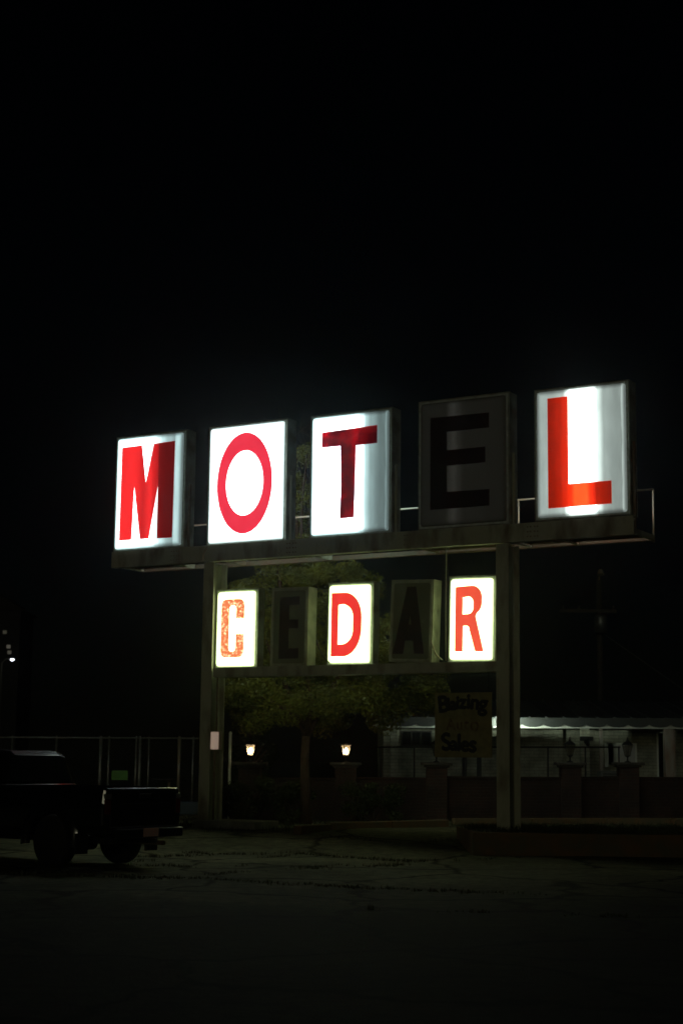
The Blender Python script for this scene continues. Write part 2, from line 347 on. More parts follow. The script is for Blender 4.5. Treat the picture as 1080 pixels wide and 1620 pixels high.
# outlines as fractions of the face, y measured downwards
GL = {}
GL['M'] = [[(.078,.08),(.385,.078),(.46,.425),(.565,.076),(.885,.072),(.878,.93),(.65,.93),(.648,.447),(.527,.925),(.395,.925),(.285,.44),(.265,.925),(.076,.925)]]
GL['O'] = [arc(.487, .5, .372, .436, 0, 360, 64)[:-1], arc(.49, .5, .25, .28, 0, 360, 56)[:-1]]
GL['T'] = [[(.137,.132),(.857,.118),(.857,.268),(.585,.272),(.58,.52),(.567,.872),(.383,.875),(.395,.60),(.383,.262),(.137,.262)]]
GL['E'] = [[(.125,.125),(.815,.13),(.815,.25),(.32,.25),(.32,.40),(.77,.40),(.77,.525),(.32,.525),(.32,.735),(.815,.74),(.815,.87),(.125,.87)]]
GL['L'] = [[(.13,.06),(.362,.058),(.362,.752),(.838,.752),(.838,.93),(.13,.932)]]
GL['C'] = [[(.77,.365)]+[(.77,.19)]+arc(.64,.19,.13,.085,0,-90,6)[1:]+arc(.28,.19,.13,.085,-90,-180,6)+arc(.28,.80,.13,.085,180,90,6)+arc(.64,.80,.13,.085,90,0,6)+[(.77,.575),(.555,.575),(.555,.76)]+arc(.46,.76,.095,.05,0,180,8)[1:]+arc(.46,.235,.095,.05,180,360,8)+[(.555,.365)]]
GL['e'] = [[(.2,.09),(.82,.085),(.82,.2),(.5,.2),(.5,.40),(.79,.40),(.79,.52),(.5,.52),(.5,.795),(.82,.79),(.82,.93),(.2,.935)]]
GL['D'] = [[(.09,.1)]+arc(.43,.42,.41,.32,-90,0,14)+arc(.40,.56,.44,.36,0,90,14)+[(.10,.92)],
           [(.27,.26)]+arc(.36,.42,.27,.17,-90,0,8)+arc(.36,.58,.27,.185,0,90,8)+[(.27,.765)]]
GL['A'] = [[(.37,.055),(.615,.05),(.88,.93),(.62,.93),(.575,.76),(.36,.76),(.31,.935),(.03,.935)], [(.475,.43),(.52,.55),(.445,.55)]]
GL['R'] = [[(.15,.105),(.55,.09)]+arc(.55,.24,.235,.15,-90,0,8)+arc(.55,.30,.235,.15,0,60,6)+[(.64,.47),(.84,.90),(.64,.90),(.50,.64)]+arc(.44,.64,.06,.055,0,-90,4)+[(.345,.585),(.345,.90),(.16,.9)],
           [(.33,.235)]+arc(.46,.30,.12,.075,-90,0,6)+arc(.46,.37,.12,.07,0,90,6)+[(.33,.445)]]
def rrect(w, h, r, z0=0, n=5):
    p = []
    for cx, cz, a in ((w/2-r, z0+h-r, 0), (-w/2+r, z0+h-r, 90), (-w/2+r, z0+r, 180), (w/2-r, z0+r, 270)):
        p += [(cx+r*math.cos(R(a+90*k/n)), cz+r*math.sin(R(a+90*k/n))) for k in range(n+1)]
    return p
def pan(w, h, r, d, y):
    """shallow moulded face: rounded sheet with a rolled edge, standing d in front of y"""
    q = MB(); loops = []
    for ins, dy in ((0, 0), (0, d*.45), (d*.25, d*.8), (d*.6, d)):
        loops.append([(a, y-dy, b) for a, b in rrect(w-2*ins, h-2*ins, max(r-ins*.5, .01), ins)])
    n = len(loops[0]); vs = [p for l in loops for p in l]; fs = []
    for i in range(3):
        for k in range(n): fs.append((i*n+k, i*n+(k+1) % n, (i+1)*n+(k+1) % n, (i+1)*n+k))
    fs.append(tuple(3*n+k for k in range(n))); fs.append(tuple(range(n))[::-1]); q.add(vs, fs); return q
def letter_box(key, name, u0, u1, z0, z1, label, group, tint, L0, ramp, trans, lit=True, depth=.34, v=0, mott=None, back=None, tilt=0, casing='casing', lbase=(.35, .01, .012), pbase=(.5, .5, .48), edge=.22, stile=0, sh=1.3, pd=.045, ramp_l=None, skew=0, lip='lip'):
    w, h = u1-u0, z1-z0; b = 0.035
    root = empty(name, S((u0+u1)/2, v, z0), -YAW+skew, label, 'letter sign', group); root.rotation_euler.y = tilt
    c = MB(); t = .03
    c.bb(-w/2-b, w/2+b, 0, depth, h+t, h+b+t); c.bb(-w/2-b, w/2+b, 0, depth, -b-.02, -.02)
    c.bb(-w/2-b-t, -w/2-b, 0, depth, -b-.02, h+b+t); c.bb(w/2+b, w/2+b+t, 0, depth, -b-.02, h+b+t)
    c.bb(-w/2-b, w/2+b, depth*.45, depth*.55, -.02, h+t)
    c.build('casing', M[casing], root, .008)
    for y in (-.012, depth):   # retaining frame round each face
        l = MB(); l.bb(-w/2-b, w/2+b, y, y+.012, h-.004, h+b); l.bb(-w/2-b, w/2+b, y, y+.012, -b, .004)
        l.bb(-w/2-b, -w/2+.004, y, y+.012, .004, h-.004); l.bb(w/2-.004, w/2+b, y, y+.012, .004, h-.004)
        l.build('retaining_frame', M[lip], root, .003)
    pm = sign_mat(name+'_face', w, h, tint, L0, ramp, None, pbase, edge=edge)
    lm = sign_mat(name+'_letter', w, h, tint, L0, ramp_l or ramp, trans, lbase, mott=mott, edge=0)
    pan(w, h, .06 if pd < .04 else .07, pd, 0.0).build('face_panel', pm, root)
    fp = pan(w, h, .06, pd, 0.0); fp.v = [(-x, depth-y, z) for x, y, z in fp.v]; fp.build('face_panel', sign_mat(name+'_rear_face', w, h, tint, (back if back is not None else L0*.7), [(0, 1), (1, 1)], None, pbase, edge=edge), root)
    outs = [[((x-.5)*w, (1-y)*h) for x, y in o] for o in GL[key]]
    vs, fs = curve_mesh(outs, .004)
    q = MB(); q.add([(x, y-pd-.006, z) for x, y, z in vs], fs); q.build('letter', lm, root)
    q = MB(); q.add([(-x, -y+depth+pd+.006, z) for x, y, z in vs], fs); q.build('letter', lm, root)
    if stile:
        for sx in (-1, 1):
            q = MB(); x = sx*(w/2+b+t+.025); q.bb(x-.022, x+.022, .10, .135, -.36, sh); q.bb(x-.022*sx-.004, x-.022*sx+.004, .137, .2, -.36, sh)
            q.build('support_angle', M['rust'] if key in 'ML' else M['frame'], root)
    return root
cy = (.70, 1.0, 1.0); yg = (.80, 1.0, .46); g1 = 'upper row of large letter boxes on the sign frame'; g2 = 'lower row of small letter boxes between the posts'
LW = 5.0
letter_box('M', 'letter_box', -9.068, -7.33, 6.02, 8.412, 'large lit white box with a red letter M, its last stroke dark', g1, cy, LW,
           [(0, .9), (.30, 1), (.46, .8), (.56, .7), (.64, .35), (.70, .19), (.80, .105), (.875, .075), (.90, .16), (1, .14)], (.31, .006, .0065), stile=1,
           ramp_l=[(0, .9), (.3, 1), (.42, .6), (.52, .95), (.60, .6), (.64, .42), (.66, .16), (.76, .10), (1, .06)])
letter_box('O', 'letter_box', -6.64, -4.822, 6.0, 8.405, 'large fully lit white box with a pinkish red letter O', g1, (.80, 1, .98), LW, [(0, 1), (1, 1)], (.23, .006, .0135), stile=1, edge=.2)
letter_box('T', 'letter_box', -4.155, -2.412, 6.012, 8.385, 'large box with a dark patched red letter T, lit over its first two thirds', g1, cy, LW,
           [(0, 1), (.60, 1), (.66, .5), (.72, .15), (.78, .075), (.90, .035), (.955, .035), (.97, .1), (1, .09)], (.22, .001, .003), mott=((.04, .0004, .002), 3.6, .43, .54), stile=1,
           ramp_l=[(0, 1), (.20, 1), (.33, .32), (.50, .3), (.58, .5), (.68, .24), (1, .08)])
letter_box('E', 'letter_box', -1.72, .07, 6.03, 8.42, 'large unlit box with a dark letter E between the lit T and L', g1, (1, .98, .86), .15, [(0, .03), (.30, .035), (.35, .10), (.40, .14), (.46, .08), (.52, .04), (1, .03)], (.04, .012, .01), back=2.5, stile=1, pbase=(.13, .13, .10), lbase=(.028, .012, .010), casing='casing')
letter_box('L', 'letter_box', .695, 2.416, 6.04, 8.388, 'large box with a red letter L and one bright tube behind its middle', g1, (.83, 1, .93), LW,
           [(0, .085), (.18, .09), (.30, .12), (.345, .35), (.38, 1), (.64, 1), (.70, .22), (.77, .085), (.90, .06), (.95, .06), (.965, .15), (1, .13)], (1.0, .026, .005), stile=1,
           ramp_l=[(0, .055), (.18, .07), (.25, .11), (.32, .17), (.38, .3), (.44, 1.0), (.56, 1.0), (.62, .3), (.68, .11), (.84, .065), (1, .06)])
LC = 5.0; ok = [(0, 1), (1, 1)]
kw = dict(depth=.22, v=.22, casing='casing', pd=.10, edge=.4); k2 = dict(depth=.32, v=.12, casing='casing_old', pd=.012, edge=0, lip='casing_old')
letter_box('C', 'letter_box', -6.505, -5.595, 3.489, 5.009, 'small lit box with a mottled peeling red letter C', g2, yg, LC, ok, (.23, .045, .035), mott=((.75, .42, .5), 17, .5, .74), tilt=.006, **kw)
letter_box('e', 'letter_box', -5.10, -4.36, 3.51, 4.965, 'small unlit box with a dark letter E between the lit C and D', g2, yg, .003, ok, (.3, .03, .02), back=.3, pbase=(.17, .155, .08), lbase=(.03, .014, .012), tilt=.012, **k2)
letter_box('D', 'letter_box', -3.85, -2.93, 3.50, 5.02, 'small lit box with a solid red letter D at the middle of its row', g2, yg, LC, ok, (.23, .008, .014), tilt=.013, **kw)
letter_box('A', 'letter_box', -2.40, -1.61, 3.54, 4.99, 'small unlit box with a dark letter A and a pale casing side', g2, yg, .003, ok, (.3, .03, .02), back=.3, pbase=(.15, .14, .075), lbase=(.03, .014, .012), tilt=.033, **k2)
letter_box('R', 'letter_box', -1.20, -.33, 3.50, 5.02, 'small lit box with an orange red letter R beside the nearer post', g2, yg, LC, ok, (.235, .02, .022), tilt=.02, **kw)
for nm, pts, lb in (('loose_cable', [(-4.0, .0, 3.85), (-3.97, -.05, 3.95), (-3.92, -.06, 3.8), (-3.84, -.03, 3.62), (-3.72, .03, 3.5)], 'loose dark cable hanging beside the small unlit E box'),
                    ('loose_cable', [(-1.50, .02, 3.78), (-1.47, -.03, 3.86), (-1.43, -.05, 3.74), (-1.38, -.03, 3.6), (-1.27, .02, 3.5)], 'loose pale cable looping beside the small unlit A box')):
    q = MB(); q.tube([S(*p) for p in pts], .012, 6); tag(q.build(nm, M['wire'] if 'dark' in lb else M['rail'], smooth=True), lb, 'cable', 'loose cables on the lower beam')

# ------------------------------------------------------------------ hanging board
bn = empty('hanging_board', S(-1.475, .12, 1.705), -YAW, 'faded tan board lettered Blaizing Sales hung under the lower beam', 'sign board')
q = MB(); q.bb(0, 1.17, 0, .018, 0, 1.19); q.build('board', M['tan'], bn, .003)
q = MB(); fq = MB()
def put(mb, ch, x, z, size, off, rot=0, sx=1, y=-.004):
    vs, fs = text_mesh(ch, size, 0.0); c, s_ = math.cos(rot), math.sin(rot)
    for jx, jz, jy in (((0, 0, 0),) if not off else ((0, 0, 0), (off, 0, -.0004), (-off, 0, -.0008), (0, off, -.0012), (0, -off, -.0016), (off*.7, off*.7, -.002), (-off*.7, -off*.7, -.0024))): mb.add([(px_+jx, py_+jy, pz_+jz) for px_, py_, pz_ in [(x+(a*sx*c - b*s_), y+yy, z+(a*sx*s_+b*c)) for a, yy, b in vs]], fs)
for ch, x, z, sz, ro in (('B', .19, .84, .40, .1), ('l', .30, .87, .30, .1), ('a', .385, .88, .30, .05), ('i', .475, .895, .32, 0), ('z', .58, .90, .34, 0), ('i', .70, .90, .36, 0), ('n', .82, .885, .36, -.1), ('g', .985, .86, .38, -.12)):
    put(q, ch, x, z, sz*1.06, .018, ro)
q.build('upper_word', M['ink'], bn); q = MB()
for ch, x, z, sz, ro in (('S', .25, .135, .42, .08), ('a', .40, .135, .34, .03), ('l', .505, .13, .40, 0), ('e', .62, .12, .36, -.03), ('s', .78, .105, .40, -.06)):
    put(q, ch, x, z, sz*1.06, .018, ro)
q.build('lower_word', M['ink'], bn)
for ch, x, z, sz in (('A', .34, .50, .30), ('u', .52, .51, .28), ('t', .66, .51, .30), ('o', .83, .49, .36)): put(fq, ch, x, z, sz, .008, .05)
fq.build('faded_lettering', M['faintink'], bn)
for x in (.05, 1.1): q = MB(); q.tube([(x, .01, 1.17), (x, .01, 1.57)], .006, 6); q.build('hanging_wire', M['black_metal'], bn)

# ------------------------------------------------------------------ planter and kerbs
pl = empty('planter', (0, 0, 0), 0, 'long low planter with a red brown rim round the nearer sign post', 'planter')
a = Vector((2.44, 28.55, 0)); b_ = Vector((9.5, 28.2, 0)); c_ = Vector((9.5, 31.2, 0)); d_ = Vector((2.35, 31.0, 0))
q = MB()
for p, r_ in ((a, b_), (b_, c_), (c_, d_), (d_, a)):
    d = (r_-p); ln = d.length; q.box((p+r_)/2+Vector((0, 0, .19)), (ln+.18, .18, .44), Matrix.Rotation(math.atan2(d.y, d.x), 3, 'Z'))
q.build('rim', M['kerbpaint'], pl, .015)
q = MB(); n = 30
for j in range(9):
    for i in range(n):
        t, s_ = i/(n-1), j/8; p = (a.lerp(b_, t)).lerp(d_.lerp(c_, t), s_); q.v.append((p.x, p.y, .36+.07*math.sin(math.pi*s_)+random.uniform(-.012, .012)))
for j in range(8):
    for i in range(n-1): q.f.append((j*n+i, j*n+i+1, (j+1)*n+i+1, (j+1)*n+i))
q.build('soil', M['soil'], pl, smooth=True)
def kerb(pts, w, h, label, m='kerbpaint'):
    q = MB()
    for p, r_ in zip(pts, pts[1:]):
        p = Vector(p); r_ = Vector(r_); d = r_-p; k = max(1, int(d.length/1.5))
        for i in range(k):
            s_ = p.lerp(r_, i/k); e = p.lerp(r_, (i+1)/k); mm = (s_+e)/2
            q.box((mm.x, mm.y, gz(mm.x, mm.y)+h/2-.03), ((e-s_).length-.012, w, h+.06), Matrix.Rotation(math.atan2(d.y, d.x), 3, 'Z'))
    o = q.build('kerb', M[m], bevel=.02); tag(o, kind='structure'); return o
kerb([(-.78, 31.3, 0), (-.2, 32.3, 0), (2.3, 34.6, 0)], .18, .14, '')
kerb([(2.5, 35.4, 0), (6.0, 36.6, 0), (12.0, 37.6, 0)], .18, .14, '')
kerb([(-14, 38.0, 0), (-3.4, 34.2, 0)], .18, .12, '', 'concrete')
q = MB(); p = S(-6.1, .4); q.box((p.x, p.y, gz(p.x, p.y)+.07), (1.5, .9, .16), Matrix.Rotation(-YAW, 3, 'Z')); tag(q.build('concrete_footing', M['concrete'], bevel=.02), 'low concrete footing block at the foot of the far sign post', 'footing')

# ------------------------------------------------------------------ grass in the joints
def grass(name, spots, hmin, hmax, col, kind='stuff'):
    V_, F_ = [], []
    for (x, y, z, n, r) in spots:
        for _ in range(n):
            a_ = random.uniform(0, 6.283); rr = r*math.sqrt(random.random()); bx, by = x+rr*math.cos(a_), y+rr*math.sin(a_)*.6
            h = random.uniform(hmin, hmax); la = random.uniform(0, 6.283); w_ = random.uniform(.004, .009); le = random.uniform(.1, .9)*h
            dx, dy = math.cos(la), math.sin(la); k = len(V_)
            V_.extend([(bx-dy*w_, by+dx*w_, z-.01), (bx+dy*w_, by-dx*w_, z-.01), (bx+dx*le*.4+dy*w_*.7, by+dy*le*.4-dx*w_*.7, z+h*.6), (bx+dx*le*.4-dy*w_*.7, by+dy*le*.4+dx*w_*.7, z+h*.6), (bx+dx*le, by+dy*le, z+h)])
            F_.extend([(k, k+1, k+2, k+3), (k+3, k+2, k+4)])
    q = MB(); q.v = V_; q.f = F_; m = mat(name+'_blades', col, .8, 0, tuple(c*1.6 for c in col), 3)
    o = q.build(name, m); tag(o, kind=kind); return o
def G(px, py):
    z = 0
    for _ in range(6):
        r = W(px, py, 10)-Vector((0, 0, EYE)); t = (z-EYE)/r.z; P = Vector((0, 0, EYE))+r*t; z = gz(P.x, P.y)
    return P
lines = [[(200, 1334), (330, 1341), (450, 1348), (560, 1357), (640, 1363)], [(640, 1363), (760, 1360), (860, 1352)], [(160, 1365), (300, 1372), (400, 1370), (520, 1376), (640, 1368)],
         [(0, 1382), (150, 1386), (330, 1392), (450, 1400), (640, 1408), (880, 1418)], [(300, 1325), (420, 1332), (520, 1325)], [(0, 1366), (110, 1364), (240, 1362)],
         [(500, 1316), (640, 1322), (740, 1320)], [(330, 1385), (480, 1374), (600, 1366)], [(560, 1440), (760, 1444), (1000, 1452)], [(860, 1352), (960, 1362), (1080, 1368)]]
sp = []
for li, ln in enumerate(lines):
    pts = [G(*p) for p in ln]
    for p, r_ in zip(pts, pts[1:]):
        n = int((r_-p).length/.055)
        for i in range(n):
            dens = .5+.5*math.sin(i*.13+li*2)+random.uniform(-.4, .4)
            if dens < .42: continue
            t = p.lerp(r_, i/n); x = t.x+random.gauss(0, .05); y = t.y+random.gauss(0, .09); sp.append((x, y, gz(x, y), int(2+9*dens), .04+.09*dens))
grass('joint_weeds', sp, .01, .055, (.04, .046, .018))
sp = []
for _ in range(1500):
    t, s_ = random.random(), random.random(); p = (a.lerp(b_, t)).lerp(d_.lerp(c_, t), .05+.9*s_); sp.append((p.x, p.y, .36+.07*math.sin(math.pi*s_), 5, .12))
grass('planter_grass', sp, .03, .12, (.03, .036, .014))
sp = []
for _ in range(3600):
    x, y = random.uniform(-3.5, 14), random.uniform(31.6, 46)
    if x < 2.4 and y < 31.3+(x+.78)*1.05+.3: continue
    sp.append((x, y, gz(x, y), 7, .16))
grass('verge_grass', sp, .03, .11, (.026, .032, .012))

# ------------------------------------------------------------------ low brick wall, piers, lanterns
PX = [(396, 36.0), (547, 36.93), (690, 37.76), (901, 38.99), (992, 39.52)]
piers = [W(px, 1206, Y) for px, Y in PX]
def pier(i, p, label):
    z0 = gz(p.x, p.y); e = empty('brick_pier', (p.x, p.y, z0), -.02, label, 'pier', 'brick piers of the low wall'); h = p.z-z0
    q = MB(); q.bb(-.24, .24, -.24, .24, -.05, h-.07); q.build('shaft', M['brick_red'], e, .006)
    q = MB(); q.bb(-.36, .36, -.36, .36, h-.069, h-.0); q.bb(-.29, .29, -.29, .29, h-.12, h-.0695); q.build('cap', M['wood'], e, .01)
    return e
plab = ['brick pier under the lit lantern nearest the far sign post', 'brick pier with a wide flat cap under the second lit lantern', 'dark brick pier right below the tan hanging board', 'brick pier with an unlit lantern in front of the white brick front', 'brick pier with an unlit lantern in front of the pale window']
for i, p in enumerate(piers): pier(i, p, plab[i])
lamp_on = emit_only('lamp_filament', (1, .74, .42), 60)
gm = bpy.data.materials.new('lantern_glass'); gm.use_nodes = True
_N, _L = nt(gm); _N.remove(_N['Principled BSDF']); _t = _N.new('ShaderNodeBsdfTransparent'); _t.inputs[0].default_value = (.95, .93, .88, 1); _g = _N.new('ShaderNodeBsdfGlossy'); _g.inputs['Roughness'].default_value = .12
_d = _N.new('ShaderNodeBsdfTranslucent'); _d.inputs[0].default_value = (.9, .8, .65, 1); _mx0 = _N.new('ShaderNodeMixShader'); _mx0.inputs[0].default_value = .25; _L.new(_t.outputs[0], _mx0.inputs[1]); _L.new(_d.outputs[0], _mx0.inputs[2])
_mx = _N.new('ShaderNodeMixShader'); _mx.inputs[0].default_value = .12; _L.new(_mx0.outputs[0], _mx.inputs[1]); _L.new(_g.outputs[0], _mx.inputs[2]); _L.new(_mx.outputs[0], _N['Material Output'].inputs[0])
def lantern(p, label, lit, s=1.0, rz=.3):
    e = empty('lantern', (p.x, p.y, p.z), rz, label, 'lantern', 'lanterns on the brick piers', (s, s, s))
    q = MB(); q.lathe([(.075, 0), (.075, .015), (.03, .03), (.018, .06), (.018, .11), (.03, .125), (.06, .135), (.06, .145)], n=14); q.build('stem', M['black_metal'], e, smooth=True)
    fr = MB(); gl = MB(); r0, r1, z0, z1 = .066, .125, .15, .40
    for k in range(4):
        a_ = math.pi/4+k*math.pi/2; b2 = a_+math.pi/2
        A = Vector((r0*math.cos(a_), r0*math.sin(a_), z0)); B = Vector((r1*math.cos(a_), r1*math.sin(a_), z1)); C = Vector((r1*math.cos(b2), r1*math.sin(b2), z1)); D = Vector((r0*math.cos(b2), r0*math.sin(b2), z0))
        fr.tube([A, B], .0065, 5); fr.tube([B, C], .007, 5); fr.tube([A, D], .008, 5); gl.quad(A*.97, B*.97, C*.97, D*.97)
    fr.build('frame', M['black_metal'], e)
    gl.build('glass', gm, e)
    q = MB(); q.lathe([(.15, .405), (.14, .42), (.07, .47), (.035, .485), (.03, .52), (.012, .53), (.018, .55), (.004, .58)], n=4 if not lit else 12); q.build('roof', M['black_metal'], e)
    q = MB()
    if lit: q.lathe([(.008, .19), (.028, .22), (.036, .26), (.028, .295), (.008, .32)], n=12)
    else: q.lathe([(.006, .16), (.01, .2), (.02, .24), (.014, .29), (.004, .3)], n=10)
    q.build('bulb', lamp_on if lit else M['clearlens'], e, smooth=True)
    return e
llab = ['lit warm lantern on the pier nearest the far sign post', 'lit warm lantern on the pier with the wide flat cap', 'unlit dark lantern on the pier behind the tan board', 'unlit black lantern standing before the white brick front', 'unlit black lantern standing before the pale window']
for i, p in enumerate(piers): lantern(p, llab[i], i < 2, 1.0 if i < 2 else 1.05)
bw = empty('brick_wall', (0, 0, 0), 0, 'low dark red brick wall running between the piers', 'wall')
pts = [W(600, 1228, 36.9), W(690, 1228.5, 37.76), W(901, 1229, 38.99), W(992, 1229, 39.52), W(1150, 1230, 40.4)]
pts = [piers[0].copy(), piers[1].copy()]+pts[1:]
pts[0].z = pts[1].z = pts[2].z-.05
q = MB(); cp = MB()
for p, r_ in zip(pts, pts[1:]):
    d = r_-p; d.z = 0; an = math.atan2(d.y, d.x); mm = (p+r_)/2; zt = mm.z; zg = gz(mm.x, mm.y)-.1
    g0 = .0 if r_ is pts[-1] else .25
    rot = Matrix.Rotation(an, 3, 'Z')
    q.box((mm.x, mm.y, (zt-.05+zg)/2), (d.length-.52+g0, .2, zt-.05-zg), rot); cp.box((mm.x, mm.y, zt-.022), (d.length-.52+g0, .27, .05), rot)
q.build('wall_body', M['brick_red'], bw); cp.build('coping', M['brick_red'], bw, .008)
rl = empty('iron_railing', (0, 0, 0), 0, 'thin dark railing standing behind the low brick wall', 'railing')
q = MB(); rp = [W(590, 1182, 38.2), W(760, 1182, 39.2), W(980, 1182, 40.6)]; q.tube(rp, .022, 6); q.build('top_rail', M['black_metal'], rl)
for px, Y in ((600, 38.25), (655, 38.6), (735, 39.05), (866, 39.9), (925, 40.25), (978, 40.6)):
    p = W(px, 1183, Y); q = MB(); q.tube([(p.x, p.y, p.z), (p.x, p.y, gz(p.x, p.y))], .02, 6); q.build('railing_post', M['black_metal'], rl)
# slim pale post by the first lantern
p = W(364.5, 1160, 35.6); q = MB(); q.tube([(p.x, p.y, p.z), (p.x, p.y, gz(p.x, p.y))], .03, 8); q.lathe([(.035, p.z), (.02, p.z+.03), (0.005, p.z+.04)], (p.x, p.y, 0), 8)
tag(q.build('slim_post', M['white'], smooth=True), 'slim pale post just beside the first lit lantern', 'post')

# ------------------------------------------------------------------ motel building
mo = empty('motel_building', (0, 48, 0), 0, 'long single storey motel with painted brick front and ribbed metal roof', 'building')
X0, X1 = 1.02, 22.0; zE = 2.62
def sl(x): return .007*(x-1)     # the eave rises a little along the lot
q = MB(); q.bb(X0+.35, 6.9, 1.8, 2.05, 0, 2.75); q.bb(6.9, X1, 2.0, 2.2, 0, 2.75); q.bb(X0+.35, X0+.55, 2.2, 9, 0, 2.75); q.bb(X0+.55, X1, 8.8, 9, 0, 2.75)
q.build('wall', M['brick_white'], mo, .01)
# roof sheet with ribs
q = MB(); n = int((X1-X0)/.5)
q.add([(X0, -.02, zE+.30), (X1, -.02, zE+.30+sl(X1)), (X1, 5, zE+1.0+sl(X1)), (X0, 5, zE+1.0), (X1, 10, zE+.3+sl(X1)), (X0, 10, zE+.3)], [(0, 1, 2, 3), (3, 2, 4, 5)])
for i in range(n):
    x = X0+.1+i*.505; z = zE+.30+sl(x)
    for k in ((0, -.03, z), ): q.add([(x-.03, -.04, z+.002), (x+.03, -.04, z+.002), (x+.018, -.04, z+.045), (x-.018, -.04, z+.045), (x-.03, 5, z+.70), (x+.03, 5, z+.70), (x+.018, 5, z+.745), (x-.018, 5, z+.745)], [(0,1,2,3),(4,7,6,5),(0,3,7,4),(1,5,6,2),(3,2,6,7)])
rf = q.build('roof', M['shadegrey'], mo)
# scalloped edge sheet over a white fascia board
pts = [(X0, zE+.30)]; pts_top = []; x = X0; lower = []
while x < X1:
    for k in range(6):
        t = k/6; lower.append((x+t*.63, zE+.105+sl(x)-.075*max(0, math.sin(math.pi*t))**.7))
    x += .63
out = [(X0, zE+.31), (lower[-1][0], zE+.31+sl(X1))]+lower[::-1]
vs, fs = curve_mesh([out], .004); q = MB(); q.add([(a_, b2-.075, c2) for a_, b2, c2 in vs], fs); q.build('scalloped_valance', M['valance'], mo)
q = MB(); q.add([(X0, -.02, zE-.0), (X1, -.02, zE+sl(X1)), (X1, -.02, zE+.28+sl(X1)), (X0, -.02, zE+.28), (X0, .03, zE-.0), (X1, .03, zE+sl(X1)), (X1, .03, zE+.28+sl(X1)), (X0, .03, zE+.28)],
                [(0,1,2,3),(4,7,6,5),(0,4,5,1),(3,2,6,7),(0,3,7,4),(1,5,6,2)]); q.build('fascia', M['white'], mo)
q = MB(); q.bb(X0+.05, X1, .04, 1.75, zE+.06, zE+.09); q.build('soffit', M['wood'], mo)
for (px, wd, mt) in ((623, .22, 'white'), (925, .26, 'white'), (950, .1, 'postwhite')):
    p = W(px, 1200, 48.5); q = MB(); q.bb(p.x-wd/2, p.x+wd/2, .4, .4+wd, 0.2, zE+.05+sl(p.x)); q.build('porch_column', M['brick_white'] if wd > .15 else M[mt], mo, .01)
p = W(1057, 1200, 48.3); q = MB(); q.bb(p.x-.13, p.x+.12, .15, .4, 1.06, zE+.07); q.bb(p.x+.13, p.x+.19, .2, .35, 1.06, zE+.05); q.build('porch_column', M['postwhite'], mo, .008)
q = MB(); q.bb(p.x-.95, p.x+3, .05, .5, .2, 1.0); q.bb(p.x-.5, p.x+3.05, .0, .55, 1.002, 1.06); q.build('plinth_wall', M['brick_white'], mo, .01)
def window(px0, px1, py0, py1, Y, n=2, y=1.8, pm='glass_dark', fm='white'):
    a_, b2 = W(px0, py0, Y), W(px1, py1, Y); x0, x1, z1, z0 = a_.x, b2.x, a_.z, b2.z; yy = Y-48
    q = MB(); t = .05
    q.bb(x0-t, x1+t, yy-.04, yy-.003, z1, z1+t); q.bb(x0-t, x1+t, yy-.06, yy-.003, z0-t, z0); q.bb(x0-t, x0, yy-.04, yy-.003, z0, z1); q.bb(x1, x1+t, yy-.04, yy-.003, z0, z1)
    for k in range(1, n): xm = x0+(x1-x0)*k/n; q.bb(xm-.025, xm+.025, yy-.035, yy-.003, z0, z1)
    fo = q.build('window', M[fm], mo)
    q = MB(); q.bb(x0+.001, x1-.001, yy-.02, yy-.002, z0+.001, z1-.001); q.build('pane', M[pm], fo)
window(961, 970, 1178, 1210, 50, 1); window(975, 997, 1178, 1209, 50, 1, pm='curtain') if False else None
M['curtain'] = mat('pale_curtain_glass', (.5, .5, .48), .25)
window(958, 971, 1178, 1211, 50, 1, pm='curtain'); window(976, 1004, 1178, 1210, 50, 1, pm='curtain')
window(636, 680, 1158, 1178, 49.8, 3, pm='glass_dark', fm='wood'); window(1040, 1049, 1160, 1240, 50, 1)
for px in (734, 757):
    p = W(px, 1200, 49.8); q = MB(); q.bb(p.x-.07, p.x+.07, 1.7, 1.797, .3, 2.3); q.build('door_frame', M['black_metal'], mo)
p = W(925, 1168, 48.6); q = MB(); q.bb(p.x-.2, p.x+.2, .3, .39, p.z-.08, p.z+.05); q.tube([(p.x, .3, p.z-.1), (p.x, .1, p.z-.2)], [.09, .05], 10); q.build('porch_light', M['black_metal'], mo)
# shaded strip lamp on brackets that washes the fascia, behind the nearer sign post as the photograph sees it
p = W(797, 1140, 47.75); lp = MB(); x = p.x; zl = zE+sl(x)
lp.bb(x-.3, x+.3, -1.30, -1.295, zl-.02, zl+.2); lp.bb(x-.28, x+.28, -1.294, -.7, zl-.02, zl-.012)
for sx in (-.2, .2): lp.tube([(x+sx, -1.2, zl-.03), (x+sx, -.02, zl+.02)], .012, 6)
lh = lp.build('eave_lamp', M['shadegrey'], mo); q = MB(); q.tube([(x-.14, -1.2, zl+.012), (x+.14, -1.2, zl+.012)], .02, 8); q.build('tube', emit_only('fluorescent_tube', (.85, 1, .82), 1500), lh)
# things on the motel yard
q = MB(); p = W(925, 1215, 46.5); e = empty('air_conditioner', (p.x+.55, 47.2, gz(p.x, 46.5)), 0, 'grey boxy air conditioner standing on the motel yard behind the low wall', 'air conditioner')
q.bb(0, .95, 0, .7, .45, 1.15); q.build('case', M['shadegrey'], e, .02); q = MB()
for k in range(9): q.bb(.06, .89, -.012, -.002, .52+k*.065, .55+k*.065)
q.build('grille', M['black_metal'], e)
q = MB(); q.bb(.05, .15, .1, .6, 0, .45); q.bb(.8, .9, .1, .6, 0, .45); q.build('stand', M['concrete'], e)

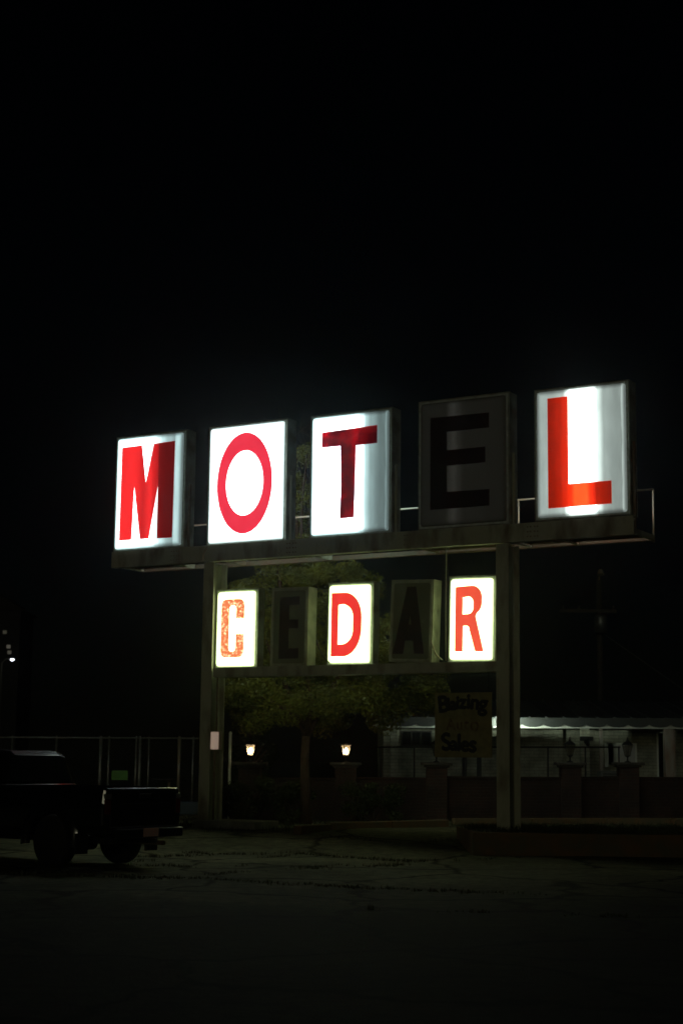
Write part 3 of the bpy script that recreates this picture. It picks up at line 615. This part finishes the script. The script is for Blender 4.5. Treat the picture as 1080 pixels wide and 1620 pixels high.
# ------------------------------------------------------------------ tree
def tube_tree(segs):
    q = MB()
    for pts, rs in segs: q.tube(pts, rs, 9, cap=True)
    return q
def leaf_cloud(centres, n, size, zs=.75):
    """n small leaves; centres: (x,y,z,r,weight)"""
    C = np.array([c[:3] for c in centres]); Rr = np.array([c[3] for c in centres]); w_ = np.array([c[4] for c in centres]); w_ = w_/w_.sum()
    k = rng.choice(len(C), n, p=w_); d = rng.normal(size=(n, 3)); d /= np.linalg.norm(d, axis=1)[:, None]
    rad = Rr[k]*rng.random(n)**.45; P = C[k]+d*rad[:, None]*np.array([1, 1, zs])
    a_ = rng.normal(size=(n, 3)); a_ /= np.linalg.norm(a_, axis=1)[:, None]; b2 = np.cross(a_, rng.normal(size=(n, 3))); b2 /= np.linalg.norm(b2, axis=1)[:, None]
    s_ = size*rng.uniform(.6, 1.5, n)[:, None]
    A = P-a_*s_; B = P+b2*s_*.42; Cc = P+a_*s_; D = P-b2*s_*.42
    V_ = np.stack([A, B, Cc, D], 1).reshape(-1, 3); F_ = np.arange(4*n).reshape(-1, 4)
    return V_, F_
def np_mesh(name, V_, F_, m, parent=None):
    me = bpy.data.meshes.new(name); me.vertices.add(len(V_)); me.vertices.foreach_set('co', V_.astype(np.float32).ravel())
    me.loops.add(F_.size); me.loops.foreach_set('vertex_index', F_.astype(np.int32).ravel()); me.polygons.add(len(F_))
    me.polygons.foreach_set('loop_start', np.arange(0, F_.size, F_.shape[1], dtype=np.int32)); me.polygons.foreach_set('loop_total', np.full(len(F_), F_.shape[1], np.int32))
    me.update(); me.validate(); me.materials.append(m); o = bpy.data.objects.new(name, me); SC.collection.objects.link(o)
    if parent: o.parent = parent
    return o
def leaf_mat(name, c1, c2):
    m = mat(name, c1, .55, 0, c2, 2.2, spec=.3); N, L = nt(m); b = N['Principled BSDF']
    tr = N.new('ShaderNodeBsdfTranslucent'); mx = N.new('ShaderNodeMixShader'); mx.inputs[0].default_value = .35
    src = b.inputs['Base Color'].links[0].from_socket; L.new(src, tr.inputs[0]); L.new(b.outputs[0], mx.inputs[1]); L.new(tr.outputs[0], mx.inputs[2]); L.new(mx.outputs[0], N['Material Output'].inputs[0]); return m
def build_tree(base, label, spots, trunk, n, size, group=None, col=((.07, .085, .012), (.17, .18, .026))):
    e = empty('tree', base, 0, label, 'tree', group)
    tube_tree(trunk).build('trunk', M['bark'], e, smooth=True)
    V_, F_ = leaf_cloud(spots, n, size); np_mesh('crown', V_, F_, leaf_mat('leaves', *col), e); return e
TY = 35.0; tb = W(484, 1290, TY); tb.z = gz(tb.x, tb.y)-.05
def TW(px, py, dy=0): p = W(px, py, TY+dy)-tb; return p
trunk = [([(0, 0, 0), TW(483, 1240), TW(482, 1200), TW(484, 1165)], [.15, .11, .095, .09])]
tips = []
for t in ([(484, 1165, 0), (470, 1120, .2), (440, 1060, .4), (415, 1000, .7), (400, 940, .5)], [(484, 1165, 0), (492, 1110, -.1), (480, 1040, 0), (470, 960, .1), (476, 880, .2), (478, 790, .1), (486, 715, 0)],
          [(484, 1165, 0), (510, 1120, .3), (540, 1060, .8), (560, 1000, 1.0), (575, 930, .9)], [(484, 1165, 0), (500, 1130, .9), (520, 1100, 1.6), (590, 1060, 2.2)], [(484, 1150, 0), (450, 1120, -.3), (410, 1100, -.1), (375, 1085, .3)],
          [(480, 1040, 0), (450, 980, .4), (440, 900, .5), (455, 820, .4), (466, 760, .3)], [(470, 960, .1), (500, 900, .6), (520, 840, .7), (540, 800, .8)], [(476, 880, .2), (468, 820, .3), (462, 760, .2), (470, 720, 0)]):
    k = len(t); trunk.append(([TW(*p) for p in t], [.075*(1-i/(k-.2))+.006 for i in range(k)])); tips += t[1:]
spots = []
for px, py, dy in tips:
    if py < 1130: spots.append((*TW(px, py, dy), .55 if py > 860 else .3, 1.3 if py > 860 else .2))
for _ in range(62):
    px, py = random.uniform(362, 610), random.uniform(893, 1145)
    if (px > 560 and py < 960 and random.random() < .85) or (px < 400 and 900 < py < 945): continue
    spots.append((*TW(px, py, random.uniform(-.4, 2.4)), random.uniform(.25, .55), random.uniform(.3, 1)))
for _ in range(34):
    px, py = random.uniform(590, 695), random.uniform(1050, 1118); spots.append((*TW(px, py, random.uniform(.6, 3.0)), random.uniform(.15, .45), random.uniform(.15, .5)))
for _ in range(22):
    px, py = random.uniform(350, 420), random.uniform(1040, 1135); spots.append((*TW(px, py, random.uniform(-.6, .6)), random.uniform(.12, .32), random.uniform(.1, .4)))
for _ in range(26):
    t_ = random.random(); px = random.gauss(474, 12+16*t_); py = 710+170*t_+random.uniform(-15, 15); spots.append((*TW(px, py, random.uniform(-.1, .7)), random.uniform(.12, .28), .04+.14*t_))
for _ in range(55):      # bare twigs in the top
    px, py = random.uniform(450, 500), random.uniform(700, 860); d0 = random.uniform(0, .7)
    trunk.append(([TW(px, py, d0), TW(px+random.uniform(-14, 14), py-random.uniform(10, 35), d0+random.uniform(-.2, .2)), TW(px+random.uniform(-24, 24), py-random.uniform(30, 60), d0)], [.012, .008, .004]))
build_tree(tb, 'leafy tree with a reddish trunk behind the small letter boxes', spots, trunk, 130000, .032)
def ctree(px, Y, top, hw, label, n=9000, size=.09, seed=1):
    b = W(px, 1200, Y); b.z = gz(b.x, b.y)-.05; random.seed(seed); H = W(px, top, Y).z; e_w = hw*Y/FPX
    tr = [([(0, 0, 0), (.05, 0, H*.3), (.0, .1, H*.75)], [.16, .12, .04])]; sp_ = []
    for k in range(26):
        a_ = random.uniform(0, 6.283); z = random.uniform(.3, 1)*H; rr = e_w*(1-abs(z/H-.6)*1.3)*random.random()**.5
        tr.append(([(0, 0, z*.6), (rr*math.cos(a_)*.6, rr*math.sin(a_)*.6, z*.85), (rr*math.cos(a_), rr*math.sin(a_), z)], [.05, .03, .01])); sp_.append((rr*math.cos(a_), rr*math.sin(a_), z*.93, e_w*random.uniform(.2, .4), 1))
    return build_tree(b, label, sp_, tr, n, size, None, ((.02, .03, .01), (.035, .045, .015)))
ctree(395, 42, 1130, 40, 'small dark tree behind the first lit lantern', 9000, .05, 9)
# shrubs between the piers
def shrub(px, Y, w_, h, label, n=5000, seed=3):
    b = W(px, 1280, Y); b.z = gz(b.x, b.y)-.02; random.seed(seed); sp_ = [(random.uniform(-w_, w_), random.uniform(-.25, .25), random.uniform(.15, h), random.uniform(.12, .3), 1) for _ in range(18)]
    tr = [([(0, 0, 0), (s_[0]*.5, s_[1]*.5, s_[2]*.5), s_[:3]], [.015, .01, .004]) for s_ in sp_[:12]]
    e = empty('shrub', b, 0, label, 'shrub', 'shrubs by the low brick wall'); tube_tree(tr).build('stems', M['bark'], e)
    V_, F_ = leaf_cloud(sp_, n, .03); np_mesh('foliage', V_, F_, leaf_mat('shrub_leaves', (.03, .045, .012), (.05, .065, .02)), e)
shrub(440, 35.2, .7, .9, 'low dark shrub between the two lit lanterns, nearer the first', 6000, 3)
shrub(590, 36.0, .6, .8, 'low dark shrub between the tree trunk and the tan board', 6000, 4)
shrub(372, 33.8, .3, .85, 'tall narrow shrub at the foot of the first lit lantern pier', 4000, 6)

# ------------------------------------------------------------------ chain link fence on the left
fe = empty('chain_link_fence', (0, 45, 0), 0, 'tall chain link fence with pipe posts behind the black pickup', 'fence')
xa, xb, zt = -17.0, -3.9, 2.2; zb = .3
q = MB(); q.tube([(xa, 0, zt-.07), (xb, 0, zt)], .024, 8); q.build('top_rail', M['galv'], fe, smooth=True)
for px, r_ in ((20, .03), (90, .03), (160, .05), (173, .03), (216, .03), (222, .045), (236, .025), (284, .045), (306, .03)):
    p = W(px, 1166, 45); q = MB(); q.tube([(p.x, .02, zb-.1), (p.x, .02, zt+.0-.07*(xb-p.x)/13)], r_, 8); q.lathe([(r_*1.1, zt-.07*(xb-p.x)/13), (r_*.7, zt+.04-.07*(xb-p.x)/13), (.005, zt+.07-.07*(xb-p.x)/13)], (p.x, .02, 0), 8); q.build('fence_post', M['rail'] if px == 284 else M['galv'], fe, smooth=True)
q = MB(); Hh = zt-.1-zb; k = xa-Hh
while k < xb:
    for sgn in (1, -1):
        x0, z0, x1, z1 = (k, zb, k+Hh, zt-.1) if sgn > 0 else (k+Hh, zb, k, zt-.1)
        def cl(x): return zb+(x-x0)*(z1-z0)/(x1-x0)
        lo_, hi_ = min(x0, x1), max(x0, x1); lo2, hi2 = max(lo_, xa), min(hi_, xb)
        if hi2 > lo2+.02: q.tube([(lo2, 0, cl(lo2)), (hi2, 0, cl(hi2))], .0022, 3, cap=False)
    k += .09
q.build('mesh', M['galv'], fe)
p0, p1 = W(177, 1219, 44.9), W(202, 1234, 44.9); gs = empty('notice_board', (p0.x, 44.93, p1.z), 0, 'small bright green notice hung on the chain link fence', 'notice')
q = MB(); q.bb(0, p1.x-p0.x, -.012, 0, 0, p0.z-p1.z); q.build('panel', M['greenpanel'], gs)
q = MB(); w_ = p1.x-p0.x; h_ = p0.z-p1.z
for k in range(3): q.bb(w_*.15, w_*(.8-.12*k), -.015, -.0125, h_*(.68-.2*k), h_*(.74-.2*k))
q.build('faint_stripes', mat('faded_green', (.06, .2, .035), .7), gs)
p = W(268, 1232, 48); tb_ = empty('patio_table', (p.x, 48, gz(p.x, 48)), 0, 'pedestal patio table with a thin round top beyond the fence', 'table')
h = p.z-gz(p.x, 48); q = MB(); q.lathe([(.5, h-.03), (.51, h-.015), (.5, h)], n=24); q.build('table_top', M['wood'], tb_)
q = MB(); q.lathe([(.25, 0), (.22, .03), (.05, .08), (.045, h-.1), (.12, h-.031)], n=16); q.build('pedestal', M['rail'], tb_)
p = W(300, 1281, 40); q = MB(); q.prism([(-.3, 0), (.3, 0), (.33, .25), (.2, .33), (-.2, .33), (-.33, .25)], -.25, .25); o = q.build('plastic_tub', M['blue'], None, .03, loc=(p.x, 40, gz(p.x, 40))); tag(o, 'faded blue plastic tub on the ground beside the far sign post', 'tub')

# ------------------------------------------------------------------ distant pole, street lamp
up = empty('utility_pole', (W(950, 1200, 70).x, 70, .2), 0, 'wooden utility pole with crossarm and transformer standing behind the motel', 'utility pole')
q = MB(); q.tube([(0, 0, 0), (0, 0, 9.6)], [.17, .11], 12); q.build('pole', M['wood'], up, smooth=True)
q = MB(); q.bb(-1.75, .75, -.19, -.07, 7.98, 8.12); q.build('crossarm', M['wood'], up)
for x in (-1.6, -.9, .6):
    q = MB(); q.lathe([(.05, 8.12), (.07, 8.16), (.04, 8.2), (.07, 8.24), (.03, 8.3)], (x, -.13, 0), 10); q.build('insulator', M['clearlens'], up)
q = MB(); q.lathe([(.05, 7.05), (.28, 7.08), (.29, 7.75), (.24, 7.85), (.05, 7.9)], (.0, -.42, 0), 18); q.build('transformer', M['shadegrey'], up, smooth=True)
q = MB(); q.tube([(0, 0, 9.3), (0, -.3, 9.75), (0, -.55, 9.8)], .03, 8); q.tube([(0, -.55, 9.82), (0, -.6, 9.6)], [.09, .16], 12); q.build('lamp_head', M['rail'], up)
q = MB(); a_ = W(1000, 1065, 70); b2 = W(1080, 1110, 70); d = (b2-a_); st = a_-d*.62; en = b2+d*1.7; q.tube([Vector((0, 0, 7.2)), en-up.location], .012, 5); q.build('guy_wire', M['galv'], up)
for k, (px, py, on) in enumerate(((20, 1043, 1),)):
    p = W(px, py, 140); sl_ = empty('street_lamp', (p.x-.9, 140, .2), 0, 'tiny lit street lamp on a thin pole far beyond the fence', 'street lamp')
    q = MB(); q.tube([(0, 0, 0), (0, 0, 9.6), (.3, 0, 9.95), (.85, 0, 10.0)], [.1, .07, .05, .04], 8); q.build('pole', M['galv'], sl_, smooth=True)
    q = MB(); q.lathe([(.04, 10.06), (.14, 10.04), (.2, 9.98), (.2, 9.96)], (.9, 0, 0), 12); q.build('lamp_head', M['galv'], sl_)
    q = MB(); q.lathe([(.17, 9.955), (.15, 9.84), (.05, 9.78)], (.9, 0, 0), 12); q.build('lamp_lens', emit_only('far_lamp', (.85, .88, 1), 5), sl_)
for px, py, s_, lb in ((14, 1023, .55, 'upper faint lit window far away above the street lamp'), (15.5, 1032, .4, 'lower faint lit window far away beside the street lamp'), (8, 1000, .22, 'highest and faintest lit window far away at the edge of the dark hillside')):
    pass
hh = empty('hillside_house', (W(13, 1040, 180).x, 180, 0), 0, 'far dark house on a rise with three faintly lit windows', 'house')
zz = [W(14, 1023, 180).z, W(15.5, 1032, 180).z, W(8, 1000, 180).z]
q = MB(); q.bb(-6, 1.2, .02, 8, 0, 18); q.build('wall', M['darkwall'], hh)
q = MB(); q.prism([(-6.6, 18), (1.8, 18), (-2.4, 20.5)], -.4, 8.4); q.build('roof', M['darkwall'], hh)
for (px, py, s_) in ((14, 1023, .04), (15.5, 1032, .025), (8, 1000, .012)):
    p = W(px, py, 180); x = p.x-hh.location.x; q = MB(); q.bb(x-.22, x+.22, -.02, .015, p.z-.2, p.z+.2); q.build('window', emit_only('faint_window', (1, .95, .85), s_), hh)

# ------------------------------------------------------------------ pickup truck
tk = empty('pickup_truck', (-3.80, 24.92, 0), math.atan2(.6, -.8), 'black pickup truck seen from behind at the edge of the lot', 'pickup truck')
def loft(secs, closed=True):
    """secs: list of (x, [(y,z)...]) rings"""
    q = MB(); n = len(secs[0][1]); vs = [(x, y, z) for x, ring in secs for y, z in ring]; fs = []
    for i in range(len(secs)-1):
        for k in range(n): fs.append((i*n+k, i*n+(k+1) % n, (i+1)*n+(k+1) % n, (i+1)*n+k))
    fs += [tuple(range(n))[::-1], tuple((len(secs)-1)*n+k for k in range(n))]; q.add(vs, fs); return q
def ring(w, z0, z1, sh=.03, top=.05, lo=.06):
    h = [(w-lo, z0), (w, z0+.12), (w+.012, (z0+z1)*.52), (w-.004, z1-.22), (w-sh, z1-.03), (w-sh-top*.6, z1)]
    return [(y, z) for y, z in h]+[(-y, z) for y, z in h[::-1]]
HW = .83
secs = [(-1.12, ring(HW-.03, .56, 1.17)), (-1.08, ring(HW-.006, .52, 1.185)), (-.6, ring(HW, .48, 1.19)), (.5, ring(HW, .46, 1.19)), (1.11, ring(HW, .44, 1.19))]
body = loft(secs).build('bed', M['truck'], tk, .012, smooth=False)
secs = [(1.27, ring(HW, .42, 1.2)), (2.2, ring(HW, .4, 1.17)), (2.95, ring(HW, .4, 1.13)), (3.1, ring(HW, .4, 1.12)), (3.9, ring(HW-.02, .42, 1.06)), (4.2, ring(HW-.08, .45, .98)), (4.28, ring(HW-.14, .5, .9))]
body2 = loft(secs).build('body', M['truck'], tk, .012)
def cutter(mbs, targets):
    for t in targets:
        for c in mbs:
            o = c.build('cutter', None, tk)
            md = t.modifiers.new('cut', 'BOOLEAN'); md.object = o; md.operation = 'DIFFERENCE'; md.solver = 'EXACT'
            dg = bpy.context.evaluated_depsgraph_get(); dg.update(); me = bpy.data.meshes.new_from_object(t.evaluated_get(dg))
            t.modifiers.clear(); old = t.data; t.data = me; bpy.data.objects.remove(o)
bed_in = MB(); bed_in.bb(-1.06, 1.07, -.72, .72, .72, 1.4)
arch = MB(); arch.lathe([(.43, -1.2), (.43, 1.2)], (0, 0, .40), 28, 'y')
arch2 = MB(); arch2.lathe([(.42, -1.2), (.42, 1.2)], (3.42, 0, .40), 28, 'y')
cutter([arch], [body]); cutter([bed_in], [body]); cutter([arch2], [body2])
# cab
def cring(w, z0, z1, wt):
    h = [(w, z0), (wt+.03, z1-.12), (wt-.03, z1-.025), (wt-.16, z1)]
    return [(y, z) for y, z in h]+[(-y, z) for y, z in h[::-1]]
secs = [(1.29, cring(HW-.05, 1.18, 1.30, HW-.09)), (1.36, cring(HW-.05, 1.18, 1.70, HW-.2)), (1.46, cring(HW-.05, 1.18, 1.765, HW-.2)), (2.1, cring(HW-.05, 1.17, 1.78, HW-.2)), (2.5, cring(HW-.05, 1.15, 1.74, HW-.2)), (3.1, cring(HW-.06, 1.12, 1.2, HW-.12))]
cab = loft(secs).build('cab', M['truck'], tk, .02)
q = MB(); q.add([(1.279, -.62, 1.29), (1.279, .62, 1.29), (1.345, .52, 1.67), (1.345, -.52, 1.67), (1.29, -.62, 1.29), (1.29, .62, 1.29), (1.358, .52, 1.67), (1.358, -.52, 1.67)], [(0,1,2,3),(4,7,6,5),(0,4,5,1),(3,2,6,7),(0,3,7,4),(1,5,6,2)]); q.build('rear_window', M['glass_dark'], tk)
for s_ in (1, -1):
    q = MB(); P = [(1.55, .812, 1.22), (2.8, .80, 1.2), (2.42, .69, 1.64), (1.6, .685, 1.66)]
    q.add([(x, s_*y, z) for x, y, z in P]+[(x, s_*(y-.03), z) for x, y, z in P], [(0,1,2,3),(4,7,6,5),(0,4,5,1),(3,2,6,7),(0,3,7,4),(1,5,6,2)]); q.build('side_window', M['glass_dark'], tk)
    q = MB(); q.bb(2.62, 2.72, s_*.86 if s_ > 0 else -1.08, 1.08 if s_ > 0 else -.86, 1.16, 1.34); q.build('mirror', M['black_metal'], tk, .03)
    d_o = MB(); d_o.bb(1.5, 2.85, s_*HW+(-.006 if s_ > 0 else -.016), s_*HW+(.016 if s_ > 0 else .006), .5, 1.08); dd = d_o.build('door', M['truck'], tk, .01)
    q = MB(); q.bb(1.6, 1.76, s_*(HW+.03)-.014, s_*(HW+.03)+.014, .98, 1.01); q.build('handle', M['chrome'], dd, .005)
    # flare
    q = MB(); n = 18; pr = []
    for k in range(n+1):
        a_ = R(-8+196*k/n); pr.append((math.cos(a_), math.sin(a_)))
    vs = []
    for c_, sn in pr:
        for rr, yy in ((.425, HW-.02), (.43, HW+.05), (.49, HW+.06), (.55, HW+.045), (.62, HW-.008)): vs.append((rr*c_, s_*yy, .40+rr*sn))
    fs = [(i*5+k, i*5+k+1, (i+1)*5+k+1, (i+1)*5+k) for i in range(n) for k in range(4)]; q.add(vs, fs); q.build('wheel_flare', M['truck'], tk, smooth=True)
    # tail lights
    q = MB(); q.bb(-1.145, -1.06, s_*(HW-.09)-.06, s_*(HW-.09)+.06, .80, 1.02); tl = q.build('taillight', M['redlens'], tk, .015)
    q = MB(); q.bb(-1.147, -1.062, s_*(HW-.09)-.058, s_*(HW-.09)+.058, 1.023, 1.10); q.build('reverse_lens', M['clearlens'], tl, .01)
q = MB(); q.bb(-1.15, -1.085, -.70, .70, .60, 1.175); tg = q.build('tailgate', M['truck'], tk, .025, seg=3)
q = MB(); q.bb(-1.165, -1.151, -.52, .52, .70, .96); q.build('pressed_panel', M['truck'], tg, .008)
q = MB(); q.bb(-1.175, -1.152, -.12, .12, 1.04, 1.10); q.build('handle', M['chrome'], tg, .008)
q = MB(); q.bb(-1.29, -1.17, -.72, .72, .46, .60); q.bb(-1.17, -1.0, -.5, .5, .50, .56); bp_ = q.build('bumper', M['chrome'], tk, .03, seg=3)
q = MB(); q.bb(-1.302, -1.2915, -.16, .16, .475, .60); q.build('licence_plate', M['plate'], bp_, .004)
q = MB(); q.box((-1.34, 0, .42), (.12, .06, .06)); q.build('tow_hitch', M['black_metal'], bp_, .01)
q = MB(); q.bb(-1.0, 4.0, -.42, -.34, .36, .46); q.bb(-1.0, 4.0, .34, .42, .36, .46); q.tube([(0, -.7, .38), (0, .7, .38)], .05, 10); q.lathe([(.05, -.14), (.13, -.08), (.13, .08), (.05, .14)], (0, 0, .36), 14, 'y'); q.build('chassis', M['black_metal'], tk)
q = MB(); q.tube([(-1.1, -.5, .36), (-.4, -.5, .36), (.6, -.5, .33)], .035, 8); q.build('exhaust', M['rust'], tk)
for o in [c for c in SC.objects if c.parent == tk and c.name.split('.')[0] in ('body', 'cab', 'rear_window', 'side_window', 'door', 'mirror')]:
    o.location.x -= .14
    if o.name.split('.')[0] in ('cab', 'rear_window', 'side_window'): o.location.z -= .045
def wheel(x, y):
    s_ = 1 if y > 0 else -1
    q = MB(); q.lathe([(.23, -.11), (.33, -.115), (.375, -.095), (.39, -.06), (.39, .06), (.375, .095), (.33, .115), (.23, .11)], (x, y, .385), 36, 'y'); t = q.build('wheel', M['rubber'], tk, smooth=True)
    q = MB(); yo = y+s_*.06; q.lathe([(.0, -.05), (.235, -.05), (.235, .05), (.2, .045), (.17, .0), (.07, .01), (.06, .04), (.0, .045)] if s_ > 0 else [(.0, .05), (.235, .05), (.235, -.05), (.2, -.045), (.17, .0), (.07, -.01), (.06, -.04), (.0, -.045)], (x, yo, .385), 28, 'y'); q.build('rim', M['rim'], t)
for x in (0, 3.28):
    for y in (.69, -.69): wheel(x, y)
for s_ in (1, -1): q = MB(); q.bb(-.62, -.58, s_*.74-.12, s_*.74+.12, .22, .52); q.build('mud_flap', M['rubber'], tk)

# ------------------------------------------------------------------ thin scattering volume added to imitate lens glow round the lights
hz = MB(); hz.bb(-60, 60, -25, 200, -1.5, 26); ho = hz.build('bloom_volume', None); tag(ho, kind='stuff')
hm = bpy.data.materials.new('bloom_haze'); hm.use_nodes = True; N, L = nt(hm); N.remove(N['Principled BSDF']); pv = N.new('ShaderNodeVolumePrincipled')
pv.inputs['Color'].default_value = (.9, .95, 1, 1); pv.inputs['Density'].default_value = .00045; pv.inputs['Anisotropy'].default_value = .94
L.new(pv.outputs[0], N['Material Output'].inputs['Volume']); ho.data.materials.append(hm)
